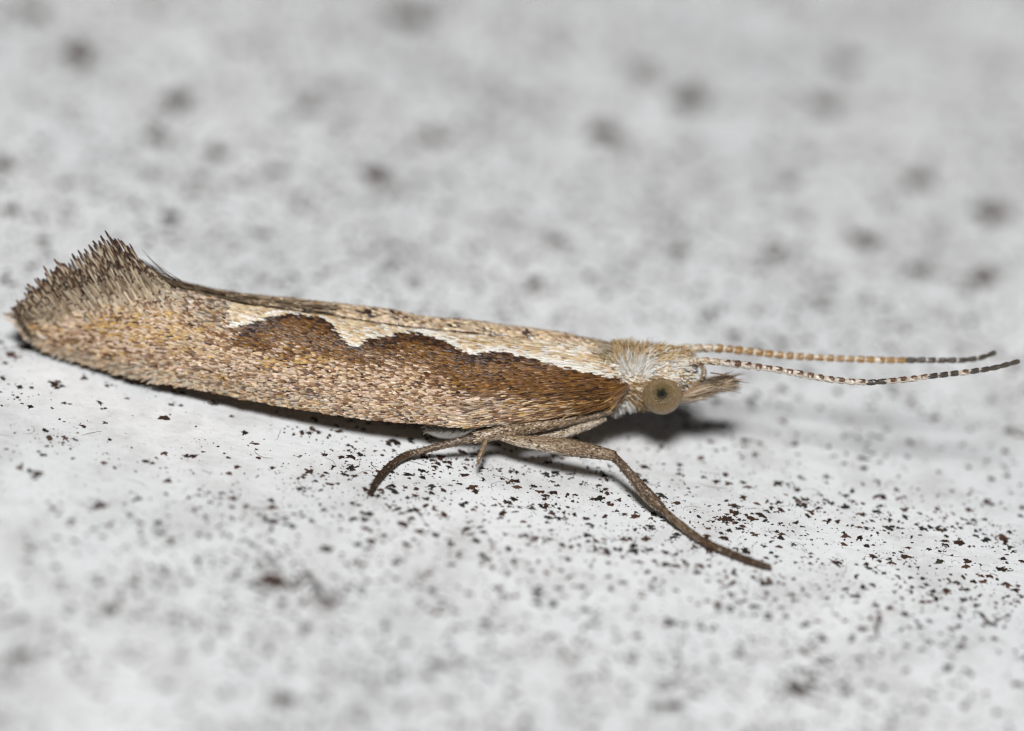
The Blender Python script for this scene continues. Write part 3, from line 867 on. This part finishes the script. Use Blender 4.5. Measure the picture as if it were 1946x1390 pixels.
def head_and_thorax_hair():
    col = MB()
    tuft(col, 420, box(1172, 1222, 664, 700), radial(1200, 722), (16, 30), 2.2, H_TAN, [.4, .35, .15, .2], out=.35)
    tuft(col, 120, box(1180, 1218, 655, 668), lambda a, b: ((a - 1200) / 18 + random.gauss(0, .25), -1.3), (12, 24), 2.0, H_TAN, [.4, .3, .2, .2], out=.1)
    tuft(col, 220, box(1130, 1182, 668, 700), lambda a, b: (-1, -.28 + random.gauss(0, .1)), (18, 34), 2.4, [(.70, .60, .42), (.80, .74, .62), (.42, .34, .22), (.60, .45, .25)], [.4, .35, .12, .2], out=.12)
    tuft(col, 320, box(1184, 1226, 692, 722), radial(1206, 730), (20, 36), 2.0, H_WHT, [.6, .3, .2], out=.35)
    tuft(col, 160, box(1196, 1232, 694, 718), lambda a, b: (.8 + random.gauss(0, .25), -.55 + random.gauss(0, .2)), (22, 40), 2.0, H_WHT, [.6, .3, .2], out=.25)
    part('thorax_tuft', col, M_HAIR, body, kind='stuff')
    hd = MB()
    tuft(hd, 420, box(1212, 1290, 662, 690), lambda a, b: (1, -.06 + random.gauss(0, .13)), (20, 38), 2.2, H_TAN, [.4, .35, .15, .15], out=.14)
    tuft(hd, 110, box(1215, 1250, 656, 668), lambda a, b: (1, -.55 + random.gauss(0, .12)), (16, 28), 2.2, H_BRN + H_TAN[:2], [.4, .25, .3, .1, .2, .2], out=.1)
    tuft(hd, 260, box(1236, 1300, 688, 704), lambda a, b: (1, -.16 + random.gauss(0, .1)), (18, 32), 2.1, H_WHT, [.75, .2, .1], out=.14)
    # pale scales between the eye and the palps
    tuft(hd, 150, box(1274, 1318, 704, 738), lambda a, b: (.7 + random.gauss(0, .3), .55 + random.gauss(0, .3)), (12, 22), 2.6, [(.80, .79, .76), (.66, .62, .55), (.42, .34, .25), (.22, .15, .1)], [.4, .3, .25, .2], out=.3)
    # brown hair behind the eye
    tuft(hd, 300, box(1186, 1224, 722, 772), lambda a, b: (1, (b - 742) / 60 + random.gauss(0, .14)), (14, 26), 2.0, H_BRN, [.35, .25, .35, .06], out=.3)
    tuft(hd, 90, box(1200, 1240, 768, 780), lambda a, b: (.55 + random.gauss(0, .3), .8), (8, 16), 2.0, H_WHT + H_TAN[:1], [.6, .3, .2, .2], out=.3)
    tuft(hd, 420, box(1205, 1322, 662, 742), lambda a, b: (1, .02 + random.gauss(0, .2)), (9, 16), 2.6, [(.62, .52, .38), (.74, .70, .62), (.40, .30, .2), (.80, .78, .74)], [.35, .3, .2, .25], out=.2)
    tuft(hd, 260, box(1142, 1212, 690, 756), lambda a, b: (.7, -.5 + (b - 716) / 40 + random.gauss(0, .25)), (12, 22), 2.4, H_BRN + H_WHT[1:], [.3, .15, .3, .05, .25, .2], out=.25)
    tuft(hd, 130, box(1222, 1300, 700, 718), lambda a, b: (1, -.12 + random.gauss(0, .15)), (10, 18), 2.4, H_BRN + H_WHT[2:], [.3, .35, .2, .25, .15], out=.15)
    k = 1500; r = np.stack([rng.uniform(1150, 1318, k), rng.uniform(662, 790, k)], 1)
    P, N = on_body(r[:, 0], r[:, 1]); ok = ~np.isnan(P[:, 0]); P, N, r = P[ok], N[ok], r[ok]; k = len(P)
    D = norm(right + up * rng.normal(-.05, .3, k)[:, None] + N * .12)
    low_ = (r[:, 1] > 722)
    c = np.where(low_[:, None], pick(H_BRN + H_WHT[1:], [.3, .2, .35, .05, .15, .2], k), pick([(.70, .58, .42), (.82, .76, .66), (.5, .37, .23), (.88, .86, .82)], [.35, .3, .15, .3], k))
    for F, O in ((np.ones(3), np.zeros(3)), (np.array([1, -1, 1.0]), np.array([0, 2 * YM, 0]))):
        scales(hd, (P + N * .3) * F + O, D * F, N * F, rng.uniform(9, 15, k), 3.2, 2.2, c * np.exp(rng.normal(0, .18, k))[:, None])
    part('head_hair', hd, M_HAIR, body, kind='stuff')
    un = MB()
    tuft(un, 130, box(1158, 1196, 758, 784), lambda a, b: (.35 + random.gauss(0, .3), 1), (18, 32), 2.2, H_WHT, [.55, .3, .2], out=.3, bend=.3)
    tuft(un, 260, box(1070, 1180, 770, 806), lambda a, b: (-1, .25 + random.gauss(0, .12)), (16, 30), 2.4, [(.70, .66, .60), (.55, .48, .40), (.36, .29, .22)], [.5, .35, .25], out=.15)
    tuft(un, 320, box(800, 1080, 805, 832), lambda a, b: (-1, .05 + random.gauss(0, .15)), (12, 22), 2.6, [(.55, .50, .44), (.38, .33, .27), (.25, .2, .15)], [.4, .35, .25], out=.15)
    part('underside_hair', un, M_HAIR, body, kind='stuff')
head_and_thorax_hair()

# hindwing edge peeping out below the forewing
def hindwing():
    mb = MB()
    top = [(812, 822), (830, 814), (855, 808), (880, 806), (905, 806)]; bot = [(812, 824), (830, 831), (855, 834), (880, 829), (905, 815)]
    a = spline(np.array([(x, y, 0.) for x, y in top]), 16); b = spline(np.array([(x, y, 0.) for x, y in bot]), 16)
    vs = np.linspace(0, 1, 8)
    Gh = np.stack([at(a[:, 0] * (1 - t) + b[:, 0] * t, a[:, 1] * (1 - t) + b[:, 1] * t, np.full(16, 104.0 - 10 * math.sin(math.pi * t) + 12 * t)) for t in vs], 1)
    sheet(mb, Gh, np.array([0, 3.0, -1.0]))
    o = part('hindwing', mb, M_HIND, smooth=True, label='pale rounded hindwing edge below the forewing')
    fz = MB(); k = 260
    x = rng.uniform(815, 905, k); y = 804 + rng.random(k)**1.4 * 16
    P = at(x, y, np.full(k, 92.0)); D = np.stack([-np.ones(k), rng.normal(-.3, .2, k), rng.normal(-.25, .35, k)], 1)
    hairs(fz, P, D, rng.uniform(8, 17, k), rng.normal(0, .15, (k, 3)), 2.8, pick([(.5, .45, .38), (.34, .29, .23), (.2, .16, .12), (.66, .62, .55)], [.3, .3, .25, .2], k))
    part('hindwing_fuzz', fz, M_HAIR, o, kind='stuff')
hindwing()

# ------------------------------------------------------------------ eyes
def eyes():
    c1 = at(np.array([1258]), np.array([751]), np.array([172.0]))[0]
    for i in range(2):
        c = c1 if i == 0 else c1 * np.array([1, -1, 1]) + np.array([0, 2 * YM, 0])
        me = bpy.data.meshes.new('eye'); vs = []; f = []; a, b = 40, 26
        for j in range(b + 1):
            th = math.pi * j / b
            for k in range(a):
                ph = 2 * math.pi * k / a
                vs.append((math.sin(th) * math.cos(ph), math.sin(th) * math.sin(ph), math.cos(th)))
        for j in range(b):
            for k in range(a):
                f.append((j*a + k, (j+1)*a + k, (j+1)*a + (k+1) % a, j*a + (k+1) % a))
        me.from_pydata(vs, [], f); me.validate(); me.materials.append(M_EYE)
        me.polygons.foreach_set('use_smooth', [True] * len(me.polygons)); me.update()
        o = link('eye', me, moth)
        if i == 0: z = -FWD; x = right
        else: z = -FWD * np.array([1, -1, 1]); x = right * np.array([1, -1, 1])
        z = norm(z); x = norm(x - z * np.dot(x, z)); y = np.cross(z, x)
        r = 37.5 * U
        o.matrix_local = Matrix(((x[0]*r*1.02, y[0]*r, z[0]*r*.92, c[0]*U - ORG[0]), (x[1]*r*1.02, y[1]*r, z[1]*r*.92, c[1]*U - ORG[1]), (x[2]*r*1.02, y[2]*r, z[2]*r*.92, c[2]*U - ORG[2]), (0, 0, 0, 1)))
        if i == 0: o['label'] = 'olive tan compound eye with a dark centre'
eyes()

# ------------------------------------------------------------------ antennae, every segment a piece
def seg_mesh(kind):
    r = random.Random(kind * 13 + 5)
    n, sides = 7, 10; vs = []; cs = []; f = []
    for i in range(n):
        t = i / (n - 1)
        rad = (.80 + .22 * math.sin(math.pi * min(1, t * .9)) + (.06 if t > .6 else 0)) * (1 if 0 < i < n - 1 else .86)
        for a in range(sides):
            an = 2 * math.pi * a / sides
            q = rad * (1 + r.uniform(-.06, .06))
            vs.append((t, math.cos(an) * q * .5, math.sin(an) * q * .5))
            top = math.sin(an)
            if kind < 4:      # brown with a white ring
                w = t < .33 + r.uniform(-.10, .10)
                c = np.array((.66, .60, .50)) if w else np.array((.30, .17, .06)) * r.uniform(.75, 1.25)
            elif kind < 8:    # white beneath, brown saddle above
                w = (t < .36) or (top < -.15 + r.uniform(-.4, .4))
                c = np.array((.62, .55, .46)) * r.uniform(.55, 1.15) if w else np.array((.12, .06, .035)) * r.uniform(.7, 1.4)
            elif kind < 12:   # dark toward the tip
                w = (t < .18) and kind % 2
                c = np.array((.55, .52, .46)) if w else np.array((.055, .045, .035)) * r.uniform(.7, 1.5)
            else:             # bristly pale base
                c = np.array([(.50, .39, .28), (.26, .165, .09), (.66, .59, .49)][r.randrange(3)])
            cs.append(c)
        if i:
            o = (i - 1) * sides
            f += [(o + a, o + (a+1) % sides, o + sides + (a+1) % sides, o + sides + a) for a in range(sides)]
    f += [tuple(range(sides)), tuple((n-1)*sides + a for a in reversed(range(sides)))]
    # a few raised scales round each segment
    for q in range(9):
        an = r.uniform(0, 6.28); t0 = r.uniform(0, .5); k = len(vs)
        c = cs[min(n - 1, int((t0 + .25) * n)) * sides + int(an / 6.2832 * sides) % sides]
        for (dt, da, h) in ((0, -.25, .48), (0, .25, .48), (.42, .28, .56), (.5, 0, .60), (.42, -.28, .56)):
            vs.append((t0 + dt, math.cos(an + da) * h, math.sin(an + da) * h)); cs.append(c * r.uniform(.9, 1.1))
        f.append((k, k+1, k+2, k+3, k+4))
    me = bpy.data.meshes.new('antenna_segment'); me.from_pydata(vs, [], f)
    a = me.color_attributes.new('Col', 'FLOAT_COLOR', 'POINT')
    c = np.array(cs); a.data.foreach_set('color', np.concatenate([c, np.ones((len(c), 1))], 1).astype(np.float32).ravel())
    me.materials.append(M_SEG); me.update()
    return me
SEG = [seg_mesh(k) for k in range(15)]
def antenna(path, kinds, count, w0, w1):
    P3 = np.array([at(np.array([a]), np.array([b]), np.array([c]))[0] for a, b, c in path])
    q = spline(P3, count * 3 + 1)
    mb = MB()
    tube(mb, q[:4], np.array([w0*.62, w0*.66, w0*.62, w0*.5]), lambda s, a: np.full(s.shape + (3,), .6) * np.array((1, .92, .8)), sides=10)
    root = part('antenna', mb, M_SEG, smooth=True)
    for i in range(1, count):
        a, b = q[i*3], q[i*3 + 3]; s = i / (count - 1)
        d = b - a; L = np.linalg.norm(d); T = d / L
        S = norm(np.cross(UPV, T)); N = np.cross(T, S)
        tw = random.gauss(0, .25); S, N = S * math.cos(tw) + N * math.sin(tw), N * math.cos(tw) - S * math.sin(tw)
        w = (w0 + (w1 - w0) * s) * random.uniform(.94, 1.06)
        o = link('antenna_segment', SEG[kinds(s)], root)
        L *= 1.03
        o.matrix_local = Matrix(((T[0]*L*U, S[0]*w*U, N[0]*w*U, a[0]*U - ORG[0]), (T[1]*L*U, S[1]*w*U, N[1]*w*U, a[1]*U - ORG[1]), (T[2]*L*U, S[2]*w*U, N[2]*w*U, a[2]*U - ORG[2]), (0, 0, 0, 1)))
    return root
far_path = [(1296, 664, 252), (1330, 662, 256), (1370, 663, 262), (1420, 668, 268), (1480, 675, 274), (1550, 680, 280), (1620, 683, 285), (1700, 685, 290), (1780, 685, 294), (1832, 685, 297), (1866, 680, 299), (1892, 670, 300)]
near_path = [(1290, 692, 196), (1330, 686, 194), (1370, 689, 191), (1420, 695, 188), (1470, 702, 184), (1530, 713, 180), (1590, 723, 176), (1640, 727, 173), (1700, 724, 169), (1770, 715, 164), (1840, 707, 160), (1896, 698, 157), (1937, 687, 154)]
antenna(far_path, lambda s: 12 + random.randrange(3) if s < .1 else (random.randrange(4) if s < .72 + random.uniform(-.05, .05) else random.choice((8, 10, 10, 9))), 31, 15.5, 9.5)
antenna(near_path, lambda s: 12 + random.randrange(3) if s < .1 else (4 + random.randrange(4) if (s < .74 and not .54 < s < .60) else random.choice((9, 9, 8, 11, 4)) if s < .94 else 10), 33, 14.0, 9.0)

def leg_scales(mb, v, nr, T, k, L, w, pal, wts, lift=1.2, tone=1.0):
    n, sides, _ = v.shape
    i = rng.integers(0, n - 1, k); a = rng.integers(0, sides, k); u = rng.random(k)[:, None]; s = rng.random(k)[:, None]
    b = (a + 1) % sides
    P = (v[i, a] * (1 - s) + v[i, b] * s) * (1 - u) + (v[i+1, a] * (1 - s) + v[i+1, b] * s) * u
    N = norm(nr[i, a] * (1 - s) + nr[i, b] * s)
    c = pick(pal, wts(i / n, N) if callable(wts) else wts, k) * np.exp(rng.normal(0, .15, k))[:, None] * tone
    scales(mb, P, T[i] + rng.normal(0, .08, (k, 3)), N, L * rng.uniform(.7, 1.2, k), w, lift, c)
L_BR = [(.27, .185, .112), (.175, .11, .068), (.37, .27, .175), (.095, .057, .036), (.62, .53, .42)]
# ------------------------------------------------------------------ palps
def palps():
    for i in range(2):
        Y0 = 196.0 if i == 0 else 244.0
        pts = np.array([np.concatenate([at(np.array([a]), np.array([b]), np.array([Y0 + d]))[0], [r]]) for a, b, d, r in ((1282, 757, -4, 10), (1305, 746, -3, 14), (1335, 734, 0, 13.5), (1365, 728, 2, 8.5), (1388, 726, 3, 3))])
        q = spline(pts, 18)
        mb = MB(); tube(mb, q[:, :3], np.maximum(q[:, 3], 1), lambda s, a: np.full(s.shape + (3,), 1.0) * np.array((.26, .17, .11)), sides=12)
        o = part('palp', mb, M_LEG, smooth=True, label='brushy brown palp pointing forward below the antennae')
        k = 520; t = rng.random(k); an = rng.uniform(0, 6.28, k)
        idx = np.clip((t * 15).astype(int), 0, 15)
        C = q[idx, :3]; R = q[idx, 3]
        off = np.stack([0 * an, np.cos(an), np.sin(an)], 1)
        P = C + off * (R * 1.0)[:, None]
        ex, ey = rng.uniform(1380, 1422, k), 714 + (rng.random(k)) * 27
        Q = at(ex, ey, Y0 + 3 + np.cos(an) * 7)
        D = Q - P; D = norm(norm(D) + off * .16)
        L = np.minimum(np.linalg.norm(Q - P, axis=1), rng.uniform(16, 56, k))
        hb = MB()
        dark = (off[:, 2] > .75)
        c = pick([(.66, .51, .36), (.46, .32, .20), (.84, .73, .57), (.18, .105, .068)], [.35, .25, .38, .10], k)
        c = np.where(dark[:, None] & (t > .4)[:, None], c * .4, c)
        hairs(hb, P, D, L, rng.normal(0, .05, (k, 3)), 3.0, c, c * .7)
        if i == 0:
            for (a, b, c_, d_) in ((1372, 722, 1414, 725), (1368, 730, 1409, 739), (1366, 734, 1411, 735), (1360, 716, 1398, 713), (1350, 709, 1396, 714)):
                p = at(np.array([a]), np.array([b]), np.array([Y0 - 6])); q2 = at(np.array([c_]), np.array([d_]), np.array([Y0]))
                hairs(hb, p, q2 - p, np.linalg.norm(q2 - p, axis=1), np.array([[0, 0, -.05]]), 3.2, np.array([(.3, .2, .13)]))
        part('palp_brush', hb, M_HAIR, o, kind='stuff')
        pts = np.array([np.concatenate([at(np.array([a]), np.array([b]), np.array([Y0 - 8]))[0], [r]]) for a, b, r in ((1333, 722, 4), (1337, 711, 4.2), (1336, 701, 3.6), (1330, 694, 2.6), (1322, 692, 1.2))])
        q3 = spline(pts, 14); tb = MB()
        v3, n3, t3 = tube(tb, q3[:, :3], np.maximum(q3[:, 3], .8), lambda s, a: np.where((np.sin(a) > .1)[..., None], np.array((.34, .24, .15)), np.array((.62, .58, .52))), sides=9)
        leg_scales(tb, v3, n3, t3, 90, 7.0, 2.6, L_BR, [.3, .25, .3, .12, .5])
        part('palp_tip', tb, M_LEG, o, smooth=True)
palps()

# ------------------------------------------------------------------ legs
def leg(segs, label=None):
    """segs: name, [(photo x, y, height, radius)...], scale count, palette weights"""
    root = None
    for name, pts, k, wts, base_c in segs:
        p = np.array([np.concatenate([atz(np.array([a]), np.array([b]), np.array([z]))[0], [r * (.93 if name == 'thigh' else .82)]]) for a, b, z, r in pts])
        q = spline(p, 9 * len(pts))
        mb = MB()
        v, nr, T = tube(mb, q[:, :3], np.maximum(q[:, 3], .8), lambda s, a: np.full(s.shape + (3,), 1.0) * np.array(base_c), sides=12)
        tone = {'thigh': .95, 'spur': .9, 'shin': .66}.get(name, .58)
        leg_scales(mb, v, nr, T, k * 2, 8.0, 3.0, L_BR, wts, tone=tone)
        if name in ('shin', 'foot'):              # bristles
            m_ = 26; ii = rng.integers(2, len(q) - 1, m_); aa = rng.integers(0, 12, m_)
            hairs(mb, v[ii, aa], T[ii] + nr[ii, aa] * .55, rng.uniform(6, 11, m_), rng.normal(0, .08, (m_, 3)), 1.5, np.repeat(np.array([(.09, .06, .04)]), m_, 0))
        if name == 'foot' and pts[-1][3] < 5:     # claws
            e = q[-1, :3]; sd = norm(np.cross(T[-1], np.array([0, 0, 1.0])))
            hairs(mb, np.array([e, e]), np.array([T[-1] + sd * .5, T[-1] - sd * .5]), 8.0, np.array([[0, 0, -.35]] * 2), 2.2, np.array([(.10, .065, .045)] * 2))
        if root is None:
            root = part('leg', mb, M_LEG, label=label) if label else part('leg', mb, M_LEG)
        else:
            part(name, mb, M_LEG, root)
    return root
pale_under = lambda t, N: np.stack([.35 + 0*t, .25 * (N[:, 2] > -.1), .3 + 0*t, .08 * (N[:, 2] > .2), 1.3 * (N[:, 2] < -.25) + .05], 1)
leg([('thigh', [(945, 830, 68, 5), (985, 838, 68, 11), (1020, 843, 72, 14), (1060, 848, 78, 17), (1100, 854, 82, 16), (1140, 861, 84, 12), (1163, 866, 84, 9.5)], 900,
      lambda t, N: np.stack([.4 + 0*t, .2 + .5 * (t > .6) * (N[:, 2] > 0), .35 + 0*t, .05 + .1*(t > .75), (1.6 * (t < .5) + .5 * (N[:, 2] < -.2)) * (N[:, 2] < .45)], 1), (.34, .27, .19)),
     ('shin', [(1162, 865, 84, 9), (1178, 880, 76, 8.5), (1198, 903, 62, 10), (1222, 932, 44, 13.5), (1242, 953, 32, 13), (1256, 966, 26, 9)], 700,
      lambda t, N: np.stack([.25 + 0*t, .8 * (N[:, 2] > -.3), .15 + 0*t, .4 * (N[:, 2] > -.2), 1.2 * (N[:, 2] < -.15) * (t > .25)], 1), (.15, .10, .07)),
     ('foot', [(1254, 963, 26, 7), (1275, 983, 20, 8), (1300, 1003, 15, 8), (1330, 1025, 11, 7.8)], 330, lambda t, N: np.stack([.5 + 0*t, .3 * (N[:, 2] > 0), .3 + 0*t, .06 + 0*t, .9 * (N[:, 2] < -.05)], 1), (.24, .18, .12)),
     ('foot', [(1328, 1024, 11, 8.2), (1350, 1036, 9, 8), (1375, 1047, 8, 7.6)], 220, [.2, .55, .1, .4, .02], (.11, .08, .055)),
     ('foot', [(1373, 1046, 8, 7.8), (1400, 1057, 8, 7.4), (1422, 1066, 7.5, 7.2)], 180, [.12, .5, .05, .55, .02], (.09, .065, .045)),
     ('foot', [(1420, 1065, 7.5, 7.4), (1440, 1072, 6.5, 6.6), (1460, 1078, 6, 4.8)], 160, [.06, .4, .02, .9, .0], (.065, .046, .032))],
    label='front leg reaching forward with brown shin and pale thigh')
rear = leg([('thigh', [(1168, 779, 112, 6), (1120, 789, 104, 10.5), (1060, 802, 94, 12.5), (1000, 814, 84, 13), (945, 824, 74, 12.5), (905, 832, 64, 10.5)], 1100, [.35, .2, .5, .12, .22], (.32, .23, .15)),
     ('shin', [(910, 831, 64, 9), (880, 838, 54, 8), (840, 847, 40, 7), (805, 856, 24, 6.6), (778, 863, 15, 6.6)], 420, [.4, .45, .2, .22, .03], (.18, .12, .08)),
     ('foot', [(781, 862, 15, 7.2), (762, 871, 11, 7), (744, 884, 9, 6.8)], 170, [.2, .6, .06, .4, 0], (.10, .065, .045)),
     ('foot', [(746, 882, 9, 7), (733, 894, 8, 6.9), (724, 905, 7.5, 6.6)], 130, [.1, .5, .03, .6, 0], (.075, .05, .035)),
     ('foot', [(725, 903, 7.5, 6.8), (713, 920, 7, 6.2), (705, 935, 6.5, 4.6)], 120, [.08, .4, .02, .7, 0], (.06, .04, .028)),
     ('spur', [(923, 838, 62, 4.6), (918, 853, 52, 4.8), (912, 867, 44, 3.4), (909, 878, 38, 1.2)], 90, [.45, .1, .45, .03, .1], (.36, .28, .19))],
    label='hind leg trailing backward with dark curled foot')
middle = leg([('thigh', [(1150, 796, 92, 5), (1110, 812, 84, 8), (1060, 828, 76, 8), (1015, 836, 70, 7), (985, 838, 66, 5)], 420, lambda t, N: np.stack([.3 + 0*t, .12 + 0*t, .3 + 0*t, .03 + 0*t, 1.6 * (N[:, 2] > -.5)], 1), (.5, .44, .36))],
    label='folded middle leg, a pale strip under the thorax')

# the same two legs on the far side, hidden from here by the wings
for o in (rear, middle):
    c = o.copy(); scene.collection.objects.link(c); c.parent = moth; c.scale = (1, -.85, 1)
    c['label'] = 'leg on the far side of the body'
    for ch in o.children:
        d = ch.copy(); scene.collection.objects.link(d); d.parent = c
